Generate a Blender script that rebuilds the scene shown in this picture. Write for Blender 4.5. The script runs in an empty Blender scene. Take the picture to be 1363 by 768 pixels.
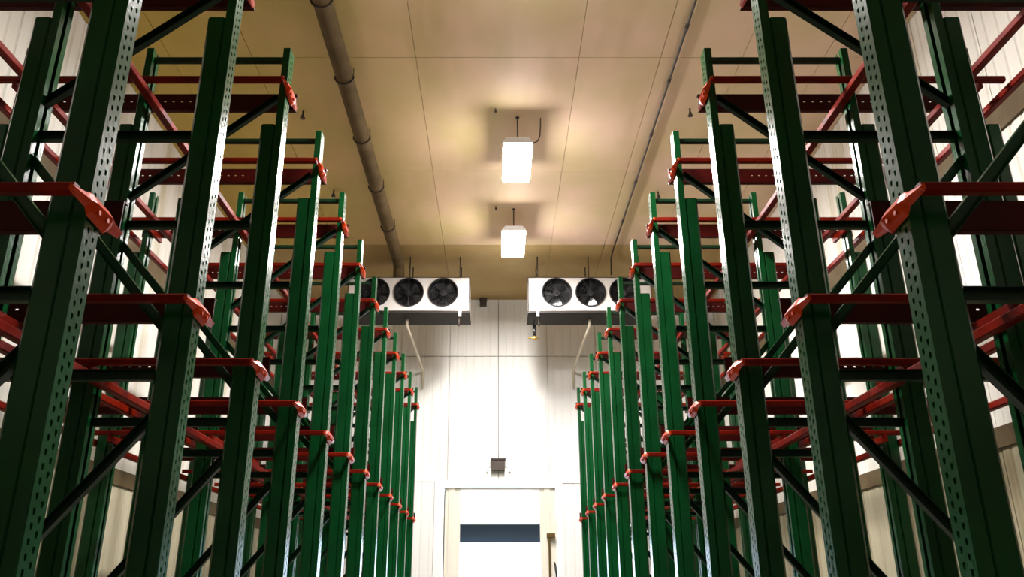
import bpy, math, random
from mathutils import Vector, Matrix
random.seed(7)
# ---------------------------------------------------------------- scale and camera
S = 1.28            # metres between two rack frames along the aisle; layout numbers are in this unit
CH = 1.6            # eye height
F = -CH / S         # floor level relative to the eye, in layout units
HC = 5.30           # ceiling above the eye
ZW = 14.51          # end wall
XW = 4.02           # side walls
ZB = -3.2           # wall behind the viewer
scn = bpy.context.scene
col = scn.collection
cam = bpy.data.objects.new('camera', bpy.data.cameras.new('camera'))
col.objects.link(cam)
cam.location = (0, 0, CH)
cam.rotation_euler = (math.radians(90 + 20.80), 0, 0)
cam.data.sensor_width = 36
cam.data.lens = 36 * 1095 / 1363
cam.data.shift_x = 19.5 / 1363
cam.data.clip_start = .05
scn.camera = cam
# ---------------------------------------------------------------- sky and exposure
w = bpy.data.worlds.new('world'); scn.world = w; w.use_nodes = True
bg = w.node_tree.nodes['Background']
bg.inputs[0].default_value = (.62, .79, 1, 1)
bg.inputs[1].default_value = 12.0
vs = scn.view_settings
vs.view_transform = 'Standard'; vs.look = 'None'; vs.gamma = 1; vs.use_curve_mapping = False
vs.exposure = 0.0
LAMP = 385.0

# ---------------------------------------------------------------- materials
def mat(name, base, rough=.5, metal=0, spec=.5, var=None, scale=3, bump=0, bscale=40, stretch=(1, 1, 1), coat=0, streak=None):
    m = bpy.data.materials.new(name); m.use_nodes = True
    nt = m.node_tree; N = nt.nodes; L = nt.links
    b = N['Principled BSDF']
    b.inputs['Base Color'].default_value = (*base, 1)
    b.inputs['Roughness'].default_value = rough
    b.inputs['Metallic'].default_value = metal
    b.inputs['Specular IOR Level'].default_value = spec
    b.inputs['Coat Weight'].default_value = coat
    if var or bump:
        tc = N.new('ShaderNodeTexCoord'); mp = N.new('ShaderNodeMapping')
        mp.inputs['Scale'].default_value = stretch
        geo = N.new('ShaderNodeNewGeometry')
        L.new(geo.outputs['Position'], mp.inputs['Vector'])
    if var:
        nz = N.new('ShaderNodeTexNoise'); nz.inputs['Scale'].default_value = scale; nz.inputs['Detail'].default_value = 5
        cr = N.new('ShaderNodeValToRGB')
        cr.color_ramp.elements[0].position = .35; cr.color_ramp.elements[1].position = .68
        cr.color_ramp.elements[0].color = (*var, 1); cr.color_ramp.elements[1].color = (*base, 1)
        L.new(mp.outputs[0], nz.inputs['Vector']); L.new(nz.outputs['Fac'], cr.inputs[0])
        out = cr.outputs[0]
        if streak:
            n2 = N.new('ShaderNodeTexNoise'); n2.inputs['Scale'].default_value = streak[1]; n2.inputs['Detail'].default_value = 3
            m2 = N.new('ShaderNodeMapping'); m2.inputs['Scale'].default_value = streak[2]
            L.new(geo.outputs['Position'], m2.inputs['Vector']); L.new(m2.outputs[0], n2.inputs['Vector'])
            c2 = N.new('ShaderNodeValToRGB')
            c2.color_ramp.elements[0].position = .52; c2.color_ramp.elements[1].position = .72
            c2.color_ramp.elements[0].color = (0, 0, 0, 1); c2.color_ramp.elements[1].color = (streak[3],) * 3 + (1,)
            mx = N.new('ShaderNodeMix'); mx.data_type = 'RGBA'
            L.new(n2.outputs['Fac'], c2.inputs[0]); L.new(c2.outputs[0], mx.inputs['Factor'])
            L.new(out, mx.inputs['A']); mx.inputs['B'].default_value = (*streak[0], 1)
            out = mx.outputs['Result']
        L.new(out, b.inputs['Base Color'])
    if bump:
        nb = N.new('ShaderNodeTexNoise'); nb.inputs['Scale'].default_value = bscale; nb.inputs['Detail'].default_value = 3
        bp = N.new('ShaderNodeBump'); bp.inputs['Strength'].default_value = bump; bp.inputs['Distance'].default_value = .01
        L.new(mp.outputs[0], nb.inputs['Vector']); L.new(nb.outputs['Fac'], bp.inputs['Height']); L.new(bp.outputs[0], b.inputs['Normal'])
    return m

def emis(name, colr, s):
    m = bpy.data.materials.new(name); m.use_nodes = True
    b = m.node_tree.nodes['Principled BSDF']
    b.inputs['Base Color'].default_value = (1, 1, 1, 1)
    b.inputs['Emission Color'].default_value = (*colr, 1); b.inputs['Emission Strength'].default_value = s
    return m

M = dict(
    green=mat('green_paint', (.003, .058, .014), .22, 0, .30, var=(.002, .039, .009), scale=2.2, bump=.12, bscale=30),
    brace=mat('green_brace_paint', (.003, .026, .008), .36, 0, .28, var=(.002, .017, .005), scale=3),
    red=mat('red_rail_paint', (.19, .0085, .0010), .45, 0, .09, var=(.095, .003, .001), scale=4),
    darkred=mat('dark_red_rail', (.055, .0022, .0008), .45, 0, .12, var=(.035, .0015, .0006), scale=4),  # deeper red used on the thick pallet rails
    pan=mat('grey_drain_pan', (.025, .02, .016), .6, 0, .2),
    orange=mat('orange_paint', (.60, .050, .001), .33, 0, .12, var=(.48, .030, .001), scale=7, bump=.1, bscale=18),
    wall=mat('white_wall_panel', (.80, .765, .71), .5, 0, .3, var=(.70, .66, .58), scale=.9, stretch=(1, 1, .25),
             streak=((.46, .38, .22), 1.3, (1.9, 1.9, .14), .75)),
    wall_low=mat('tan_shaded_stained_wall_panel', (.50, .45, .32), .5, 0, .25, var=(.38, .33, .21), scale=1.2, stretch=(1, 1, .2),  # rack shade on the lower wall put into the tan base; streaks are stains
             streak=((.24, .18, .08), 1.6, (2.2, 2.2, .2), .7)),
    backwall=mat('white_end_wall_panel', (.86, .845, .81), .5, 0, .3, var=(.80, .78, .73), scale=.8, stretch=(1, 1, .3)),
    ceil=mat('tan_ceiling_panel', (.80, .565, .43), .6, 0, .25, var=(.64, .50, .28), scale=.7,
             streak=((.46, .35, .15), .8, (1.3, .35, 1), .55)),
    ceilend=mat('brown_ceiling_panel', (.50, .36, .16), .6, 0, .25, var=(.40, .27, .10), scale=.8),  # browner tone for the row of panels next to the end wall
    joint=mat('joint_sealant', (.42, .32, .20), .8),
    floor=mat('concrete_floor', (.26, .24, .20), .45, 0, .4, var=(.21, .19, .155), scale=1.1, bump=.1, bscale=12),
    strip=mat('brown_wall_strip', (.13, .095, .05), .7, 0, .2, var=(.09, .06, .028), scale=3),
    pipe=mat('brown_pipe_wrap', (.125, .085, .04), .85, 0, .15, var=(.085, .055, .022), scale=3, bump=.3, bscale=22),
    dark=mat('dark_steel', (.05, .035, .025), .5, .3),
    black=mat('black_plastic', (.010, .010, .012), .35, 0, .5),
    blade=mat('grey_fan_blade', (.045, .045, .045), .25, .7),
    cooler=mat('white_cooler_sheet', (.60, .56, .53), .4, 0, .5, var=(.52, .48, .45), scale=2),
    lampbody=mat('white_lamp_housing', (.8, .8, .8), .4),
    pvc=mat('pale_drain_pipe', (.72, .64, .50), .4),
    greycable=mat('grey_cable', (.20, .17, .15), .6),
    brass=mat('brass', (.55, .36, .10), .35, .8),
    bronze=mat('bronze_handle', (.16, .10, .03), .35, .7),
    doorw=mat('white_door_sheet', (.88, .88, .87), .4, 0, .4),
    jamb=mat('cream_door_guide', (.80, .76, .66), .5, 0, .3, var=(.76, .70, .58), scale=1.5, stretch=(2, 2, .3)),
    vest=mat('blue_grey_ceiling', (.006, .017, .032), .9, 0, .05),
    glow=emis('lit_lamp_lens', (1, .97, .95), LAMP),
)

# the ceiling is yellowed towards the left side of the room
nt = M['ceil'].node_tree; bs = nt.nodes['Principled BSDF']
src = bs.inputs['Base Color'].links[0].from_socket
ge = nt.nodes.new('ShaderNodeNewGeometry'); sx = nt.nodes.new('ShaderNodeSeparateXYZ'); nt.links.new(ge.outputs['Position'], sx.inputs[0])
mr = nt.nodes.new('ShaderNodeMapRange'); mr.inputs[1].default_value = .6; mr.inputs[2].default_value = -4.0; mr.inputs[3].default_value = 0; mr.inputs[4].default_value = 1
nt.links.new(sx.outputs[0], mr.inputs[0])
mx = nt.nodes.new('ShaderNodeMix'); mx.data_type = 'RGBA'; mx.blend_type = 'MULTIPLY'
mx.inputs['B'].default_value = (.70, .66, .22, 1)
nt.links.new(mr.outputs[0], mx.inputs['Factor']); nt.links.new(src, mx.inputs['A']); nt.links.new(mx.outputs['Result'], bs.inputs['Base Color'])

# ---------------------------------------------------------------- mesh helpers (layout units in, metres out)
def P(x, h, z): return Vector((x * S, z * S, CH + h * S))

class MB:
    def __init__(s): s.v = []; s.f = []
    def add(s, vs_, fs):
        o = len(s.v); s.v += [tuple(q) for q in vs_]; s.f += [tuple(i + o for i in f) for f in fs]
    def box(s, a, b):          # metres
        x0, y0, z0 = (min(a[i], b[i]) for i in range(3)); x1, y1, z1 = (max(a[i], b[i]) for i in range(3))
        s.add([(x0, y0, z0), (x1, y0, z0), (x1, y1, z0), (x0, y1, z0), (x0, y0, z1), (x1, y0, z1), (x1, y1, z1), (x0, y1, z1)],
              [(0, 3, 2, 1), (4, 5, 6, 7), (0, 1, 5, 4), (1, 2, 6, 5), (2, 3, 7, 6), (3, 0, 4, 7)])
    def prof(s, pts, a, b, up=(0, 0, 1), close=True):   # sweep a closed 2-D profile from a to b; profile (side, up)
        a = Vector(a); b = Vector(b); d = (b - a).normalized(); up = Vector(up)
        sd = d.cross(up).normalized(); u = sd.cross(d).normalized(); n = len(pts)
        vs_ = [a + sd * p[0] + u * p[1] for p in pts] + [b + sd * p[0] + u * p[1] for p in pts]
        fs = [(i, i + n, (i + 1) % n + n, (i + 1) % n) for i in range(n if close else n - 1)]
        if close: fs += [tuple(range(n)), tuple(range(2 * n - 1, n - 1, -1))]
        s.add(vs_, fs)
    def bar(s, a, b, w_, h_, up=(0, 0, 1)):
        c = min(w_, h_) * .14; x = w_ / 2; y = h_ / 2
        s.prof([(-x + c, -y), (x - c, -y), (x, -y + c), (x, y - c), (x - c, y), (-x + c, y), (-x, y - c), (-x, -y + c)], a, b, up)
    def channel(s, a, b, w_, h_, t=.004, up=(0, 0, 1)):  # open channel, lips towards +side
        x = w_ / 2; y = h_ / 2
        s.prof([(-x, -y), (x, -y), (x, -y + t), (-x + t, -y + t), (-x + t, y - t), (x, y - t), (x, y), (-x, y)], a, b, up)
    def tube(s, pts, r, n=10):
        pts = [Vector(p) for p in pts]; rings = []
        u = None
        for i, p in enumerate(pts):
            d = (pts[min(i + 1, len(pts) - 1)] - pts[max(i - 1, 0)]).normalized()
            ref = Vector((0, 0, 1)) if abs(d.z) < .9 else Vector((1, 0, 0))
            sd = d.cross(ref).normalized()
            if u is not None:
                sd = (u - d * u.dot(d)).normalized()
            u = sd; v_ = d.cross(sd)
            rings.append([p + (sd * math.cos(2 * math.pi * k / n) + v_ * math.sin(2 * math.pi * k / n)) * r for k in range(n)])
        vs_ = [q for R in rings for q in R]; fs = []
        for i in range(len(pts) - 1):
            for k in range(n):
                fs.append((i * n + k, i * n + (k + 1) % n, (i + 1) * n + (k + 1) % n, (i + 1) * n + k))
        fs += [tuple(range(n - 1, -1, -1)), tuple((len(pts) - 1) * n + k for k in range(n))]
        s.add(vs_, fs)
    def mesh(s, name, m, smooth=False, mirror=False):
        me = bpy.data.meshes.new(name)
        v = [(-q[0], q[1], q[2]) for q in s.v] if mirror else s.v
        f = [tuple(reversed(q)) for q in s.f] if mirror else s.f
        me.from_pydata(v, [], f); me.materials.append(M[m]); me.update()
        if smooth:
            for p in me.polygons: p.use_smooth = True
        return me

def obj(name, me, parent=None, loc=(0, 0, 0)):
    o = bpy.data.objects.new(name, me); col.objects.link(o); o.location = loc
    if parent: o.parent = parent
    return o
def empty(name, loc=(0, 0, 0)):
    o = bpy.data.objects.new(name, None); col.objects.link(o); o.location = loc; o.empty_display_size = .1
    return o
def tag(o, label=None, cat=None, group=None, kind=None):
    if label: o['label'] = label
    if cat: o['category'] = cat
    if group: o['group'] = group
    if kind: o['kind'] = kind
    return o
def struct(o, label, cat): return tag(o, label, cat, kind='structure')
def one(build, name, m, parent=None, smooth=False):
    b = MB(); build(b); return obj(name, b.mesh(name, m, smooth), parent)

# ---------------------------------------------------------------- room shell
b = MB(); b.box(P(-XW - .3, F - .15, ZB - .3), P(XW + .3, F, ZW))
struct(obj('floor', b.mesh('floor', 'floor')), 'grey concrete floor between the two rack rows', 'floor')

# ceiling: backing slab with separate panels below it
b = MB(); b.box(P(-XW - .3, HC + .012, ZB - .3), P(XW + .3, HC + .2, ZW + .3))
ceiling = struct(obj('ceiling', b.mesh('ceiling', 'joint')), 'stained tan ceiling of flat insulated panels above the aisle', 'ceiling')
PWID = .89
xs = [-XW, -3.40, -2.55, -1.70, -.85, .85, 1.70, 2.55, 3.40, XW]
zs = [ZB, -.08, 2.33, 4.74, 7.15, 9.56, 11.97, ZW]
cache = {}
for i in range(len(xs) - 1):
    for j in range(len(zs) - 1):
        wx = round((xs[i + 1] - xs[i]) * S, 4); wz = round((zs[j + 1] - zs[j]) * S, 4); last = j == len(zs) - 2; key = (wx, wz, last)
        if key not in cache:
            q = MB(); g = .0025; c = .003
            q.box((g, g, c), (wx - g, wz - g, .03))
            q.box((g + c, g + c, 0), (wx - g - c, wz - g - c, c))
            cache[key] = q.mesh('ceiling_panel', 'ceilend' if last else 'ceil')
        p0 = P(xs[i], HC, zs[j]); dz = random.uniform(-.0015, .0015)
        obj('ceiling_panel', cache[key], ceiling, (p0.x, p0.y, p0.z - .015 + dz))

# ribbed sheet panels: local x along the wall, local -y faces the room, z up
def ribbed(wm, hm, m, ribs=6):
    key = ('rib', round(wm, 3), round(hm, 3), m)
    if key in cache: return cache[key]
    q = MB(); g = .003; n = max(1, round(ribs * wm / (PWID * S))); pitch = (wm - 2 * g) / n
    rd = .009 if m == 'backwall' else .010; pts = [(g, rd)]
    for k in range(n):
        x = g + k * pitch
        pts += [(x + pitch * .06, 0), (x + pitch * .70, 0), (x + pitch * .78, rd), (x + pitch * .92, rd)]
    pts += [(wm - g, 0.002), (wm - g, .05), (g, .05)]
    N_ = len(pts)
    gz = .008 if m == 'backwall' else .003
    vs_ = [(x, y, gz) for x, y in pts] + [(x, y, hm - gz) for x, y in pts]
    fs = [(i, (i + 1) % N_, (i + 1) % N_ + N_, i + N_) for i in range(N_)]
    fs += [tuple(range(N_ - 1, -1, -1)), tuple(range(N_, 2 * N_))]
    q.add(vs_, fs)
    cache[key] = q.mesh('wall_panel', m); return cache[key]

def panel(par, x0, x1, h0, h1, place, m):   # place: function (along) -> (location, rotz)
    o = obj('wall_panel', ribbed((x1 - x0) * S, (h1 - h0) * S, m), par)
    loc, rz = place(x0); o.location = (loc[0], loc[1], CH + h0 * S); o.rotation_euler = (0, 0, rz)

def backing(name, a, b_, label):
    q = MB(); q.box(a, b_); return struct(obj(name, q.mesh(name, 'joint')), label, 'wall')

# side walls
SEAM = 3.95 * 1.06
for side, nm in ((-1, 'wall_left'), (1, 'wall_right')):
    wl = backing(nm, P(side * (XW + .035), F, ZB), P(side * (XW + .3), HC, ZW + .2),
                 'ribbed off-white metal side wall behind the %s rack row' % ('left' if side < 0 else 'right'))
    z = ZB; k = 0
    while z < ZW - .05:
        z1 = min(z + PWID, ZW)
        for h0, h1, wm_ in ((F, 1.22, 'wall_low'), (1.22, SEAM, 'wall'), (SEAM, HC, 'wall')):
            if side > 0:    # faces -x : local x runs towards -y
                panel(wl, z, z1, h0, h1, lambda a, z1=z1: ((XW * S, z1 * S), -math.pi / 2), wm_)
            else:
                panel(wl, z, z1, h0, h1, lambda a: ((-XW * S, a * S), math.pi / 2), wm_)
        z = z1
# end wall with a door opening
DX0, DX1, DH = -1.00, 1.04, 1.90      # rough opening
wb = MB()
T0, T1 = ZW + .035, ZW + .3
wb.box(P(-XW - .3, F, T0), P(DX0, HC, T1)); wb.box(P(DX1, F, T0), P(XW + .3, HC, T1)); wb.box(P(DX0, DH, T0), P(DX1, HC, T1))
wall_back = struct(obj('wall_back', wb.mesh('wall_back', 'dark')), 'bright white ribbed end wall around the doorway', 'wall')
pb = lambda a: ((a * S, ZW * S), 0)
X0 = .02
edges = [-XW] + [X0 + (k - 4) * PWID for k in range(9) if abs(X0 + (k - 4) * PWID) < XW - .05] + [XW]
for a, c in zip(edges[:-1], edges[1:]):
    panel(wall_back, a, c, SEAM, HC, pb, 'backwall')
    lo = F
    if c <= DX0 or a >= DX1:
        panel(wall_back, a, c, 1.93, SEAM, pb, 'backwall'); panel(wall_back, a, c, F, 1.93, pb, 'backwall')
    elif a < DX0:
        panel(wall_back, a, c, 1.93, SEAM, pb, 'backwall'); panel(wall_back, a, DX0, F, 1.93, pb, 'backwall')
    elif c > DX1:
        panel(wall_back, a, c, DH, SEAM, pb, 'backwall'); panel(wall_back, DX1, c, F, DH, pb, 'backwall')
    else:
        panel(wall_back, a, c, DH if c < 0.9 and a > -.9 else DH, SEAM, pb, 'backwall')
# wall behind the viewer
wf = backing('wall_front', P(-XW - .3, F, ZB - .3), P(XW + .3, HC, ZB - .035), 'ribbed off-white wall behind the viewer')
a = -XW
while a < XW - .05:
    c = min(a + PWID, XW)
    for h0, h1 in ((F, SEAM), (SEAM, HC)):
        panel(wf, a, c, h0, h1, lambda q, c=c: ((c * S, ZB * S), math.pi), 'wall')
    a = c
# brown strips along the side walls
ti = 1
for side in (-1, 1):
    for h0, h1, what in ((3.50, 3.70, 'high'), (1.14, 1.30, 'lower')):
        q = MB(); q.box(P(side * XW, h0, ZB + .05), P(side * (XW - .022), h1, ZW - .02))
        struct(obj('trim_%d' % ti, q.mesh('trim', 'strip')), '%s brown strip running along the %s side wall' % (what, 'left' if side < 0 else 'right'), 'wall trim')
        ti += 1

# ---------------------------------------------------------------- doorway
door = struct(empty('door_1', P(0, F, ZW)), 'white cold-room doorway with cream side guides and raised door sheet', 'door')
def dpart(name, m, boxes, parent=None):
    q = MB()
    for a_, b_ in boxes: q.box(Vector(a_), Vector(b_))
    o = obj(name, q.mesh(name, m)); o.parent = parent or door
    o.matrix_parent_inverse = Matrix.Identity(4)
    base = door.location
    o.location = -base
    if parent: o.location = (0, 0, 0)
    return o
OX0, OX1, OH = -.64, .73, 1.235     # clear opening
JX0, JX1 = -.925, 1.01
HT = 1.845
dpart('door_casing', 'doorw', [(P(DX0 - .08, F, ZW - .03), P(JX0, 1.95, ZW + .02))]).name = 'door_casing'
dpart('door_casing', 'doorw', [(P(JX1, F, ZW - .03), P(DX1 + .08, 1.95, ZW + .02))])
dpart('door_casing', 'doorw', [(P(JX0, HT, ZW - .03), P(JX1, 1.95, ZW + .02))])
for x0, x1 in ((JX0, OX0), (OX1, JX1)):
    wv = x1 - x0
    dpart('door_guide', 'jamb', [(P(x0, F, ZW + .05), P(x1, HT, ZW + .12)), (P(x0 + wv * .30, F, ZW + .02), P(x0 + wv * .62, HT - .02, ZW + .06))])
sl = dpart('door_sheet', 'doorw', [(P(OX0, OH, ZW + .03), P(OX1, HT, ZW + .09))])
dpart('bottom_seal', 'black', [(P(OX0, OH - .012, ZW + .035), P(OX1, OH + .004, ZW + .085))])
dpart('guide_slot', 'black', [(P(JX0 + .012, F, ZW + .035), P(JX0 + .024, HT - .06, ZW + .052))])
hb = MB()
hx = .875; bz = ZW - .045
hb.bar(P(hx, -.6, bz), P(hx, 1.03, bz), .045, .04, up=(0, 1, 0))
hb.box(P(hx - .04, 1.0, bz - .03), P(hx + .10, 1.07, bz + .07))
hb.bar(P(hx, .3, bz), P(hx, .3, ZW + .06), .04, .04); hb.bar(P(hx, -.5, bz), P(hx, -.5, ZW + .06), .04, .04)
o = obj('handle', hb.mesh('handle', 'bronze'), door); o.location = -door.location
hb = MB()
hb.tube([P(.955, .60, bz + .05), P(.965, .56, bz - .02), P(.985, .40, bz - .03), P(.985, -.4, bz - .03), P(.965, -.5, bz + .05)], .02, 8)
o = obj('latch_lever', hb.mesh('latch_lever', 'black', True), door); o.location = -door.location
# passage beyond the doorway, open to daylight at its far end
q = MB()
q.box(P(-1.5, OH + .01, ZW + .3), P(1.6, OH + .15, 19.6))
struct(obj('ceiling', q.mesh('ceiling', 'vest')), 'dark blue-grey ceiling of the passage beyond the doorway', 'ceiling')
for x0, x1, nm in ((-1.65, -1.5, 'left'), (1.6, 1.75, 'right')):
    q = MB(); q.box(P(x0, F, ZW + .3), P(x1, OH + .15, 19.6))
    struct(obj('wall_' + nm, q.mesh('wall', 'doorw')), '%s white wall of the bright passage beyond the doorway' % nm, 'wall')
q = MB(); q.box(P(-14, F - .15, ZW), P(14, F, 60))
struct(obj('ground', q.mesh('ground', 'floor')), 'pale concrete ground beyond the doorway', 'ground')
# dark box above the door with its cable
sb = tag(empty('door_sensor', P(.015, 2.17, ZW)), 'small dark brown box with side brackets mounted above the doorway', 'sensor')
def child(name, m, parent, build, smooth=False):
    q = MB(); build(q); o = obj(name, q.mesh(name, m, smooth), parent); o.location = -parent.location; return o
child('housing', 'dark', sb, lambda q: (q.box(P(-.10, 2.12, ZW - .13), P(.13, 2.31, ZW)), q.box(P(-.115, 2.29, ZW - .15), P(.145, 2.32, ZW))))
for sx in (-.19, .20):
    child('bracket', 'doorw', sb, lambda q, sx=sx: (q.box(P(sx, 2.10, ZW - .05), P(sx + .03, 2.28, ZW)), q.box(P(min(sx, 0.05), 2.19, ZW - .02), P(max(sx, 0), 2.21, ZW - .005))))
cb = MB(); cb.tube([P(.02, 2.31, ZW - .02), P(.02, 2.5, ZW - .012), P(.02, 3.9, ZW - .012), P(.02, 5.2, ZW - .012)], .008, 6)
tag(obj('cable', cb.mesh('cable', 'greycable', True)), 'thin vertical cable climbing the end wall from the dark box', 'cable')

# ---------------------------------------------------------------- racks
X1, X2, X3 = 1.33, 2.21, 2.985
CW, CT = .045, .100         # column depth across the aisle, width along the aisle
RD = .092                   # reinforcing column depth
TOP, RTOP = 3.33, 2.765
Z1 = 2.453; NF = 12
def col_mesh(mirror):
    """open C-section with two staggered rows of punched holes in the face towards the aisle; origin on the floor"""
    q = MB(); W = CT * S; D = CW * S; H = (TOP - F) * S; p = .054; y0 = -W / 2
    def face(ya, yb, off, hw=.009, hh=.0125):
        z = 0.0
        def quad(za, zb): q.add([(0, ya, za), (0, yb, za), (0, yb, zb), (0, ya, zb)], [(0, 3, 2, 1)])
        z = .10 + off; quad(0, z)
        yc = (ya + yb) / 2
        while z + p < H - .02:
            zc = z + p / 2
            outr = [(ya, z), (yc, z), (yb, z), (yb, zc), (yb, z + p), (yc, z + p), (ya, z + p), (ya, zc)]
            inn = [(yc - hw * .5, zc - hh), (yc, zc - hh), (yc + hw * .5, zc - hh), (yc + hw, zc), (yc + hw, zc + hh), (yc, zc + hh), (yc - hw, zc + hh), (yc - hw, zc)]
            vs_ = [(0, a, c) for a, c in outr] + [(0, a, c) for a, c in inn] + [(.005, a, c) for a, c in inn]
            fs = []
            for i in range(8):
                j = (i + 1) % 8
                fs += [(i, i + 8, j + 8, j), (i + 8, i + 16, j + 16, j + 8)]
            q.add(vs_, fs); z += p
        quad(z, H)
    e = .018
    face(y0 + e, 0, 0); face(0, -y0 - e, p / 2)
    # folded corners, webs and lips
    t = .005
    for s in (-1, 1):
        ys = [s * (W / 2 - e), s * (W / 2 - .004), s * W / 2, s * W / 2, s * (W / 2 - .045), s * (W / 2 - .045), s * (W / 2 - t), s * (W / 2 - t), s * (W / 2 - e)]
        xx = [0, 0, .004, D, D, D - t, D - t, t, t]
        n = len(ys)
        vs_ = [(xx[i], ys[i], 0) for i in range(n)] + [(xx[i], ys[i], H) for i in range(n)]
        fs = [(i, (i + 1) % n, (i + 1) % n + n, i + n) for i in range(n)]
        if s > 0: fs = [tuple(reversed(f)) for f in fs]
        q.add(vs_, fs + [tuple(range(n)), tuple(range(2 * n - 1, n - 1, -1))])
    return q.mesh('column', 'green', mirror=mirror)
def mk(build, name, m, mirror, smooth=False):
    q = MB(); build(q); return q.mesh(name, m, smooth, mirror)
# local frame coordinates: origin at floor level on the frame plane; helper converts layout units
def Lp(x, h, z=0): return Vector((x * S, z * S, (h - F) * S))
BR = .042 * S
LEV = ((1.20, 1.190, 1.224, 1.206, 1.323), (3.012, 2.995, 3.032, 2.998, 3.119))
ZN, ZF_ = -.155, .155
def guide(q, h0):
    xa = X1 - .002
    A = [(xa - .030, h0 + .012, -.175), (xa - .030, h0 - .022, -.175)]
    v = []
    def V(x, h, z): v.append(Lp(x, h, z)); return len(v) - 1
    st = [(-.178, .016, -.012, .018), (-.080, .036, -.018, .026), (-.060, .046, -.040, .034), (.060, .040, -.048, .034), (.085, .024, -.030, .028), (.165, .008, -.020, .018)]
    R = []
    for z, up, dn, out in st:
        R.append([V(xa, h0 + up, z), V(xa - out * .40, h0 + up * .80, z), V(xa - out, h0 + up * .10, z), V(xa - out * .55, h0 + dn * .60, z), V(xa - .004, h0 + dn, z), V(xa + .004, h0, z)])
    fs = []
    for i in range(len(st) - 1):
        for k in range(6):
            fs.append((R[i][k], R[i][(k + 1) % 6], R[i + 1][(k + 1) % 6], R[i + 1][k]))
    fs += [tuple(reversed(R[0])), tuple(R[-1])]
    q.add(v, [tuple(reversed(f)) for f in fs])
    # bolt heads
    for z in (-.03, .03):
        q.tube([Lp(xa - .018, h0 - .016, z), Lp(xa - .032, h0 - .016, z)], .011, 6)
def thick_rail(q, h0, h1):
    xa, xb = X1 - .012, X3 + CW + RD + .01
    z = ZF_ ; t = .005 / S
    # web with a row of punched slots
    hm = h0 + (h1 - h0) * .52; s_ = .008
    q.box(Lp(xa, hm + s_ / 2, z), Lp(xb, h1, z + t)); q.box(Lp(xa, h0, z), Lp(xb, hm - s_ / 2, z + t))
    q.box(Lp(xa, hm - s_ / 2, z), Lp(1.95, hm + s_ / 2, z + t)); x = 1.966; pit = .055
    while x < xb - .02:
        q.box(Lp(x, hm - s_ / 2, z), Lp(min(x + pit - .016, xb), hm + s_ / 2, z + t)); x += pit
    q.box(Lp(xa, h0, z), Lp(xb, h0 + t, z + .035)); q.box(Lp(xa, h1 - t, z), Lp(xb, h1, z + .035))
def thin_rail(q, h0, h1):
    xa, xb = X1 - .012, X3 + CW + RD + .01
    q.bar(Lp(xa, (h0 + h1) / 2, ZN), Lp(xb, (h0 + h1) / 2, ZN), .05, (h1 - h0) * S)

KIT = {}
for side in (-1, 1):
    mi = side < 0
    K = {}
    K['column'] = col_mesh(mi)
    K['reinforcing_column'] = mk(lambda q: (q.bar((RD * S / 2, 0, 0), (RD * S / 2, 0, (RTOP - F) * S), RD * S, CT * S * .93, up=(0, 1, 0)),), 'reinforcing_column', 'green', mi)
    K['base_plate'] = mk(lambda q: (q.box((-.05, -.11, 0), (.22, .11, .012)), [q.tube([(bx, by, .012), (bx, by, .032)], .012, 6) for bx in (-.025, .195) for by in (-.085, .085)]), 'base_plate', 'green', mi)
    K['top_tie'] = mk(lambda q: q.bar(Lp(X1 + CW, 3.268), Lp(X2, 3.268), .05, .034 * S), 'top_tie', 'brace', mi)
    for nm, h in (('high', 2.095), ('low', .91)):
        K['hb_' + nm] = mk(lambda q, h=h: q.channel(Lp(X1 + CW + RD, h), Lp(X2, h), .045, .048 * S), 'horizontal_brace', 'brace', mi)
    xa, xb = X1 + CW + .02, X2 + .01
    K['db_top'] = mk(lambda q: q.channel(Lp(xa - .01, 2.985, -.005), Lp(xb, 2.275, -.005), .045, BR), 'diagonal_brace', 'brace', mi)
    xa = X1 + CW + RD - .02
    K['db_mid'] = mk(lambda q: q.channel(Lp(xa, 1.10, -.012), Lp(xb, 1.975, -.012), .045, BR), 'diagonal_brace', 'green', mi)
    K['db_low'] = mk(lambda q: q.channel(Lp(xa, .735, -.012), Lp(xb, -.21, -.012), .045, BR), 'diagonal_brace', 'brace', mi)
    for i, L_ in enumerate(LEV):
        K['thin%d' % i] = mk(lambda q: thin_rail(q, L_[1], L_[2]), 'pallet_rail', 'red', mi)
        K['thick%d' % i] = mk(lambda q: thick_rail(q, L_[3], L_[4]), 'pallet_rail', 'darkred', mi)
        K['guide%d' % i] = mk(lambda q: guide(q, L_[0]), 'rail_end_guide', 'orange', mi)
        for j, xc in enumerate((X2, X3)):
            K['arm%d%d' % (i, j)] = mk(lambda q, xc=xc: q.box(Lp(xc - .004, L_[1] - .05, ZN - .02), Lp(xc - .03, L_[1], ZF_ + .02)), 'rail_arm', 'red', mi)
    KIT[side] = K
ORD = ['nearest', 'second', 'third', 'fourth', 'fifth', 'sixth', 'seventh', 'eighth', 'ninth', 'tenth', 'eleventh', 'farthest']
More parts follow.
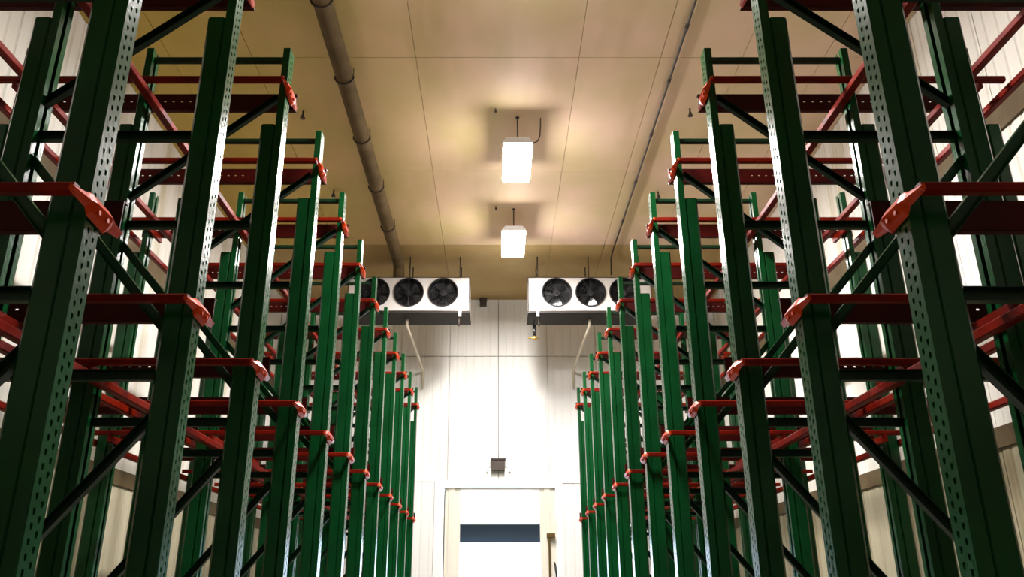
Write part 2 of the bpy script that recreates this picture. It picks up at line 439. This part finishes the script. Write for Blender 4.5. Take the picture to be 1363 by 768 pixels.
for side in (-1, 1):
    K = KIT[side]; sn = 'left' if side < 0 else 'right'
    for n in range(NF):
        z = (Z1 + n) * S
        r = empty('rack_frame', (0, z, 0))
        if n in (0, 11): lab = '%s green upright rack frame with orange-ended red rails, %s rack row' % (ORD[n], sn)
        else: lab = '%s green upright rack frame from the camera with red rails, %s rack row' % (ORD[n], sn)
        tag(r, lab, 'rack frame', '%s row of rack frames' % sn)
        for X in (X1, X2, X3):
            if X == X1:     # punched face towards the aisle
                c = obj('column', K['column'], r, (side * X * S, 0, 0)); off = 0
            else:           # inner columns turn their open side to the aisle
                c = obj('column', KIT[-side]['column'], r, (side * (X + CW) * S, 0, 0)); off = -CW
            obj('reinforcing_column', K['reinforcing_column'], c, (side * (CW + off) * S, 0, 0))
            obj('base_plate', K['base_plate'], c, (side * off * S, 0, 0))
        obj('top_tie', K['top_tie'], r)
        obj('horizontal_brace', K['hb_high'], r); obj('horizontal_brace', K['hb_low'], r)
        for d in ('db_top', 'db_mid', 'db_low'): obj('diagonal_brace', K[d], r)
        for i in (0, 1):
            tr = obj('pallet_rail', K['thin%d' % i], r); tk = obj('pallet_rail', K['thick%d' % i], r)
            g = obj('rail_end_guide', K['guide%d' % i], r); g['label'] = 'bright orange flared guide at the aisle end'
            for j in (0, 1): obj('rail_arm', K['arm%d%d' % (i, j)], r)
# lengthwise beams tying the frames together
ZA, ZE = Z1 - .35, Z1 + NF - 1 + .12
for side in (-1, 1):
    sn = 'left' if side < 0 else 'right'
    for X, h, lab in ((X2 - .062, 2.91, 'upper red lengthwise beam along the middle columns'),
                      (2.80, 2.91, 'upper red lengthwise beam between middle and rear columns'),
                      (X3 + CW + RD + .035, 2.95, 'upper red lengthwise beam behind the rear columns'),
                      (X2 - .062, 1.105, 'lower red lengthwise beam along the middle columns'),
                      (2.42, 1.16, 'lower red lengthwise beam just behind the middle columns'),
                      (X3 + CW + RD + .035, 1.16, 'lower red lengthwise beam behind the rear columns')):
        q = MB(); q.bar(P(side * X, h, ZA), P(side * X, h, ZE), .062, .062)
        tag(obj('tie_beam', q.mesh('tie_beam', 'red')), lab + ' of the %s rack row' % sn, 'beam', '%s rack tie beams' % sn)

# ---------------------------------------------------------------- ceiling lamps
def lamp(zc, xc, label, cord=False):
    hb_, hl, hw = 4.87, .46, .17
    t = tag(empty('ceiling_light', P(xc, HC, zc)), label, 'ceiling light', 'lamps hanging over the aisle')
    def housing(q):
        # trough-shaped reflector: narrow top, wide bottom
        pts = [(-hw * S, 0), (hw * S, 0), (hw * S, .03), (hw * .72 * S, .10), (-hw * .72 * S, .10), (-hw * S, .03)]
        q.prof(pts, P(xc, hb_ + .05, zc - hl), P(xc, hb_ + .05, zc + hl))
    child('housing', 'lampbody', t, housing)
    def lens(q):
        x = hw * .97 * S
        q.prof([(-x * .94, -.028), (x * .94, -.028), (x, -.014), (x, 0), (-x, 0), (-x, -.014)], P(xc, hb_ + .05, zc - hl * .985), P(xc, hb_ + .05, zc + hl * .985))
    child('lens', 'glow', t, lens)
    for s in (-1, 1):
        child('hanging_rod', 'dark', t, lambda q: q.tube([P(xc, HC - .014, zc + s * hl * .9), P(xc, hb_ + .12, zc + s * hl * .9)], .011, 6), True)
        child('ceiling_plate', 'dark', t, lambda q: q.tube([P(xc, HC - .022, zc + s * hl * .9), P(xc, HC - .014, zc + s * hl * .9)], .03, 10), True)
    if cord:
        child('power_cord', 'dark', t, lambda q: q.tube([P(xc + .27, HC - .014, zc - .40), P(xc + .268, HC - .12, zc - .40), P(xc + .26, HC - .25, zc - .40), P(xc + .235, HC - .32, zc - .40), P(xc + .18, HC - .345, zc - .39), P(xc + .06, hb_ + .10, zc - .38)], .010, 6), True)
lamp(8.70, .235, 'large glowing rectangular lamp hanging from the ceiling, with a curled cord', True)
lamp(11.10, .235, 'smaller-looking farther glowing lamp hanging just above the end wall coolers')
lamp(5.00, .235, 'glowing lamp over the aisle nearer the camera, above the picture')

# ---------------------------------------------------------------- ceiling pipes and fittings
px = -1.62; ph = HC - .108
q = MB(); q.tube([P(px, ph, -1.5), P(px, ph, 4), P(px, ph, 8), P(px, ph, 12.35), P(px, ph - .02, 12.48), P(px, ph - .08, 12.55), P(px, 4.85, 12.57)], .092 * S, 18)
pr_ = tag(empty('ceiling_pipe', P(px, ph, 5)), 'thick brown wrapped pipe clamped along the left of the ceiling', 'pipe')
o = obj('pipe_run', q.mesh('pipe_run', 'pipe', True), pr_); o.location = -pr_.location
for z in (1.30, 2.51, 3.72, 4.93, 6.14, 7.34, 8.55, 9.80, 11.05):
    child('pipe_clamp', 'dark', pr_, lambda q: [q.bar(P(px + .097 * math.cos(k0), ph + .097 * math.sin(k0), z), P(px + .097 * math.cos(k1), ph + .097 * math.sin(k1), z), .035, .008, up=(0, 1, 0)) for k0, k1 in [(math.pi + math.pi * i / 10 , math.pi + math.pi * (i + 1) / 10) for i in range(10)]] + [q.box(P(px + x0, ph, z - .014), P(px + x0 + .006, HC - .014, z + .014)) for x0 in (-.10, .094)])
cx = 1.86
cr_ = tag(empty('conduit', P(cx, HC, 5)), 'thin dark conduit running along the right of the ceiling', 'conduit')
child('conduit_run', 'dark', cr_, lambda q: q.tube([P(cx, HC - .035, -1.5), P(cx, HC - .035, 5), P(cx, HC - .035, 12.2), P(cx, HC - .06, 12.4), P(cx, 4.97, 12.48)], .017, 8), True)
for z in (1.8, 3.6, 5.4, 6.6, 7.5, 8.6, 9.8, 11.0):
    child('coupling', 'dark', cr_, lambda q: (q.tube([P(cx, HC - .035, z), P(cx, HC - .035, z + .09)], .026, 8), q.box(P(cx - .012, HC - .035, z + .03), P(cx + .012, HC - .014, z + .06))), True)
for x, z, lab in ((-2.24, 8.15, 'small dark ceiling fitting above the left rack, nearer one'), (-2.25, 10.1, 'small dark ceiling fitting above the left rack, farther one'),
                  (2.21, 8.1, 'small dark ceiling fitting above the right rack, nearer one'), (2.22, 10.15, 'small dark ceiling fitting above the right rack, farther one'),
                  (-.02, 8.1, 'tiny dark ceiling fitting left of the large lamp'), (-.02, 10.6, 'tiny dark ceiling fitting left of the farther lamp')):
    k = 1.0 if abs(x) > 1 else .55
    t = tag(empty('sprinkler_head', P(x, HC, z)), lab, 'ceiling fitting', 'small fittings on the ceiling')
    child('stem', 'dark', t, lambda q: q.tube([P(x, HC - .014, z), P(x, HC - .07 * k, z)], .014 * k, 8), True)
    child('deflector', 'dark', t, lambda q: (q.tube([P(x, HC - .07 * k, z), P(x, HC - .10 * k, z)], .024 * k, 8), q.tube([P(x, HC - .105 * k, z), P(x, HC - .112 * k, z)], .04 * k, 10)), True)

# ---------------------------------------------------------------- air coolers
ZC = 12.40
def cooler(side, fans, x_in, x_out, label):
    xm = (x_in + x_out) / 2; ht, hb_ = 4.905, 4.325
    zb = ZC + .62
    t = tag(empty('air_cooler', P(xm, hb_, ZC)), label, 'air cooler', 'ceiling air coolers at the end wall')
    R = .232; hcn = 4.645; n = 20
    def housing(q):
        # front sheet with round openings, as a ring of quads around each fan inside its bay
        fx = sorted(fans); lim = [min(x_in, x_out)] + [(fx[i] + fx[i + 1]) / 2 for i in range(len(fx) - 1)] + [max(x_in, x_out)]
        for i, f in enumerate(fx):
            a, c = lim[i], lim[i + 1]
            ou, inn = [], []
            for k in range(n):
                an = 2 * math.pi * k / n; dx, dh = math.cos(an), math.sin(an)
                inn.append((f + R * dx, hcn + R * dh))
                tx = ((c - f) if dx > 0 else (f - a)) / max(abs(dx), 1e-6); th_ = ((ht - hcn) if dh > 0 else (hcn - hb_)) / max(abs(dh), 1e-6)
                m_ = min(tx, th_); ou.append((f + m_ * dx, hcn + m_ * dh))
            for (cxx, chh) in ((a, hb_), (c, hb_), (c, ht), (a, ht)):   # snap nearest outer point to the bay corner
                j = min(range(n), key=lambda k: (ou[k][0] - cxx) ** 2 + (ou[k][1] - chh) ** 2); ou[j] = (cxx, chh)
            vs_ = [P(x, h, ZC) for x, h in ou] + [P(x, h, ZC) for x, h in inn] + [P(x, h, ZC + .16) for x, h in inn]
            fs = []
            for k in range(n):
                j = (k + 1) % n
                fs += [(k, j, j + n, k + n)]
            q.add(vs_[:2 * n], fs)
        a, c = lim[0], lim[-1]; e = .012
        q.box(P(a, ht, ZC), P(c, ht - e, zb)); q.box(P(a, hb_, ZC), P(c, hb_ + e, zb))
        q.box(P(a, hb_, ZC), P(a + e, ht, zb)); q.box(P(c - e, hb_, ZC), P(c, ht, zb)); q.box(P(a, hb_, zb - e), P(c, ht, zb))
    child('housing', 'cooler', t, housing)
    child('drain_pan', 'pan', t, lambda q: (q.box(P(min(x_in, x_out) - .008, hb_ - .03, ZC - .01), P(max(x_in, x_out) + .008, hb_ - .004, zb)),))
    child('pan_edge', 'dark', t, lambda q: q.box(P(min(x_in, x_out), hb_ - .004, ZC - .012), P(max(x_in, x_out), hb_ + .004, ZC - .002)))
    for f in fans:
        fan = child('fan', 'black', t, lambda q: (q.tube([P(f, hcn, ZC + .03), P(f, hcn, ZC + .11)], .07, 14), q.tube([P(f, hcn, ZC + .155), P(f, hcn, ZC + .165)], R * S * 1.02, 24)))
        sh = MB()
        ring = [(math.cos(2 * math.pi * k / n), math.sin(2 * math.pi * k / n)) for k in range(n)]
        sh.add([P(f + R * u, hcn + R * v, ZC + dz) for dz in (-.018, .16) for u, v in ring] + [P(f + R * 1.06 * u, hcn + R * 1.06 * v, ZC + dz) for dz in (.16, -.018) for u, v in ring],
               [(i * n + k, i * n + (k + 1) % n, ((i + 1) % 4) * n + (k + 1) % n, ((i + 1) % 4) * n + k) for i in range(4) for k in range(n)])
        obj('fan_shroud', sh.mesh('fan_shroud', 'black'), fan)
        a0 = random.uniform(0, 1.2)
        bl = MB()
        for k in range(5):
            an = a0 + 2 * math.pi * k / 5; vs_ = []
            for r_, wd in ((.05, .30), (.11, .40), (.17, .42), (.215, .34)):
                for s, dz in ((-1, .045), (1, -.02)):
                    aa = an + s * wd
                    vs_.append(P(f + r_ * math.cos(aa), hcn + r_ * math.sin(aa), ZC + .085 + dz * (1 - r_)))
            fs = [(2 * i, 2 * i + 1, 2 * i + 3, 2 * i + 2) for i in range(3)]
            m_ = len(vs_); vs_ += [v + Vector((0, .004, 0)) for v in vs_]
            fs += [tuple(reversed([x + m_ for x in ff])) for ff in fs]
            bl.add(vs_, fs)
        o = obj('fan_blades', bl.mesh('fan_blades', 'blade', True), fan)
        gd = MB()
        for r_ in (.06, .10, .14, .18, .225):
            pts = [P(f + r_ * math.cos(2 * math.pi * k / 24), hcn + r_ * math.sin(2 * math.pi * k / 24), ZC - .015 + .0 * k) for k in range(25)]
            gd.tube(pts, .0032, 5)
        for k in range(6):
            an = math.pi * k / 6
            gd.tube([P(f + .235 * math.cos(an), hcn + .235 * math.sin(an), ZC - .012), P(f - .235 * math.cos(an), hcn - .235 * math.sin(an), ZC - .012)], .0032, 5)
        obj('fan_guard', gd.mesh('fan_guard', 'black'), fan)
    # hanging rods, end bracket, drain pipe
    for x in (x_in + side * .16, (x_in + x_out) / 2, x_out - side * .16):
        for z in (ZC + .06, zb - .1):
            child('hanging_rod', 'dark', t, lambda q: q.tube([P(x, HC - .014, z), P(x, ht - .01, z)], .014, 6), True)
    xb = x_in + side * .15
    child('bracket', 'doorw', t, lambda q: (q.box(P(xb - .022, hb_ - .09, ZC - .02), P(xb + .022, hb_ + .10, ZC - .002)),))
    child('bracket_foot', 'dark', t, lambda q: (q.tube([P(xb + side * .02, hb_ - .08, ZC + .10), P(xb + side * .02, hb_ - .22, ZC + .10)], .02, 8), q.tube([P(xb + side * .02, hb_ - .005, ZC + .10), P(xb + side * .02, hb_ - .1, ZC + .10)], .008, 6)), True)
    xd = x_in + side * (1.02 if side < 0 else 1.0)
    child('drain_pipe', 'pvc', t, lambda q: q.tube([P(xd, hb_ - .02, ZC + .3), P(xd, hb_ - .14, ZC + .3), P(xd - side * .02, hb_ - .20, ZC + .35), P(xd - side * .10, hb_ - .38, ZC + 1.3), P(xd - side * .12, hb_ - .44, ZW - .06), P(xd - side * .12, hb_ - .75, ZW - .05)], .03, 10), True)
    return t
sc = 12.40 / 12.786
def cx_(px_): 
    D = .9348 * ZC + .3551 * 4.64; return (px_ - 662) * D / 1095
cooler(-1, [cx_(590), cx_(544), cx_(499)], cx_(625), cx_(463), 'white three-fan air cooler hanging at the left of the end wall')
cooler_r = cooler(1, [cx_(741), cx_(786), cx_(831)], cx_(703), cx_(867), 'white three-fan air cooler hanging at the right of the end wall')
# small fittings by the coolers
vb = child('valve', 'black', cooler_r, lambda q: (q.tube([P(.60, 4.02, ZC + .35), P(.60, 4.20, ZC + .35)], .036, 10), q.tube([P(.60, 4.19, ZC + .35), P(.60, 4.32, ZC + .35)], .01, 6)), True)
q = MB(); q.tube([P(.50, 3.985, ZC + .35), P(.68, 3.985, ZC + .35)], .02, 8); q.tube([P(.60, 4.02, ZC + .35), P(.60, 3.95, ZC + .35)], .026, 8)
obj('brass_fitting', q.mesh('brass_fitting', 'brass', True), vb)
t = tag(empty('junction_box', P(-.26, HC, ZW - .1)), 'small dark box at the top of the end wall beside the left cooler', 'junction box')
child('box_body', 'dark', t, lambda q: (q.box(P(-.32, HC - .16, ZW - .12), P(-.20, HC - .04, ZW - .005)), q.box(P(-.33, HC - .05, ZW - .13), P(-.19, HC - .03, ZW - .002))))
child('conduit_stub', 'dark', t, lambda q: q.tube([P(-.26, HC - .05, ZW - .06), P(-.26, HC - .014, ZW - .06)], .016, 8), True)
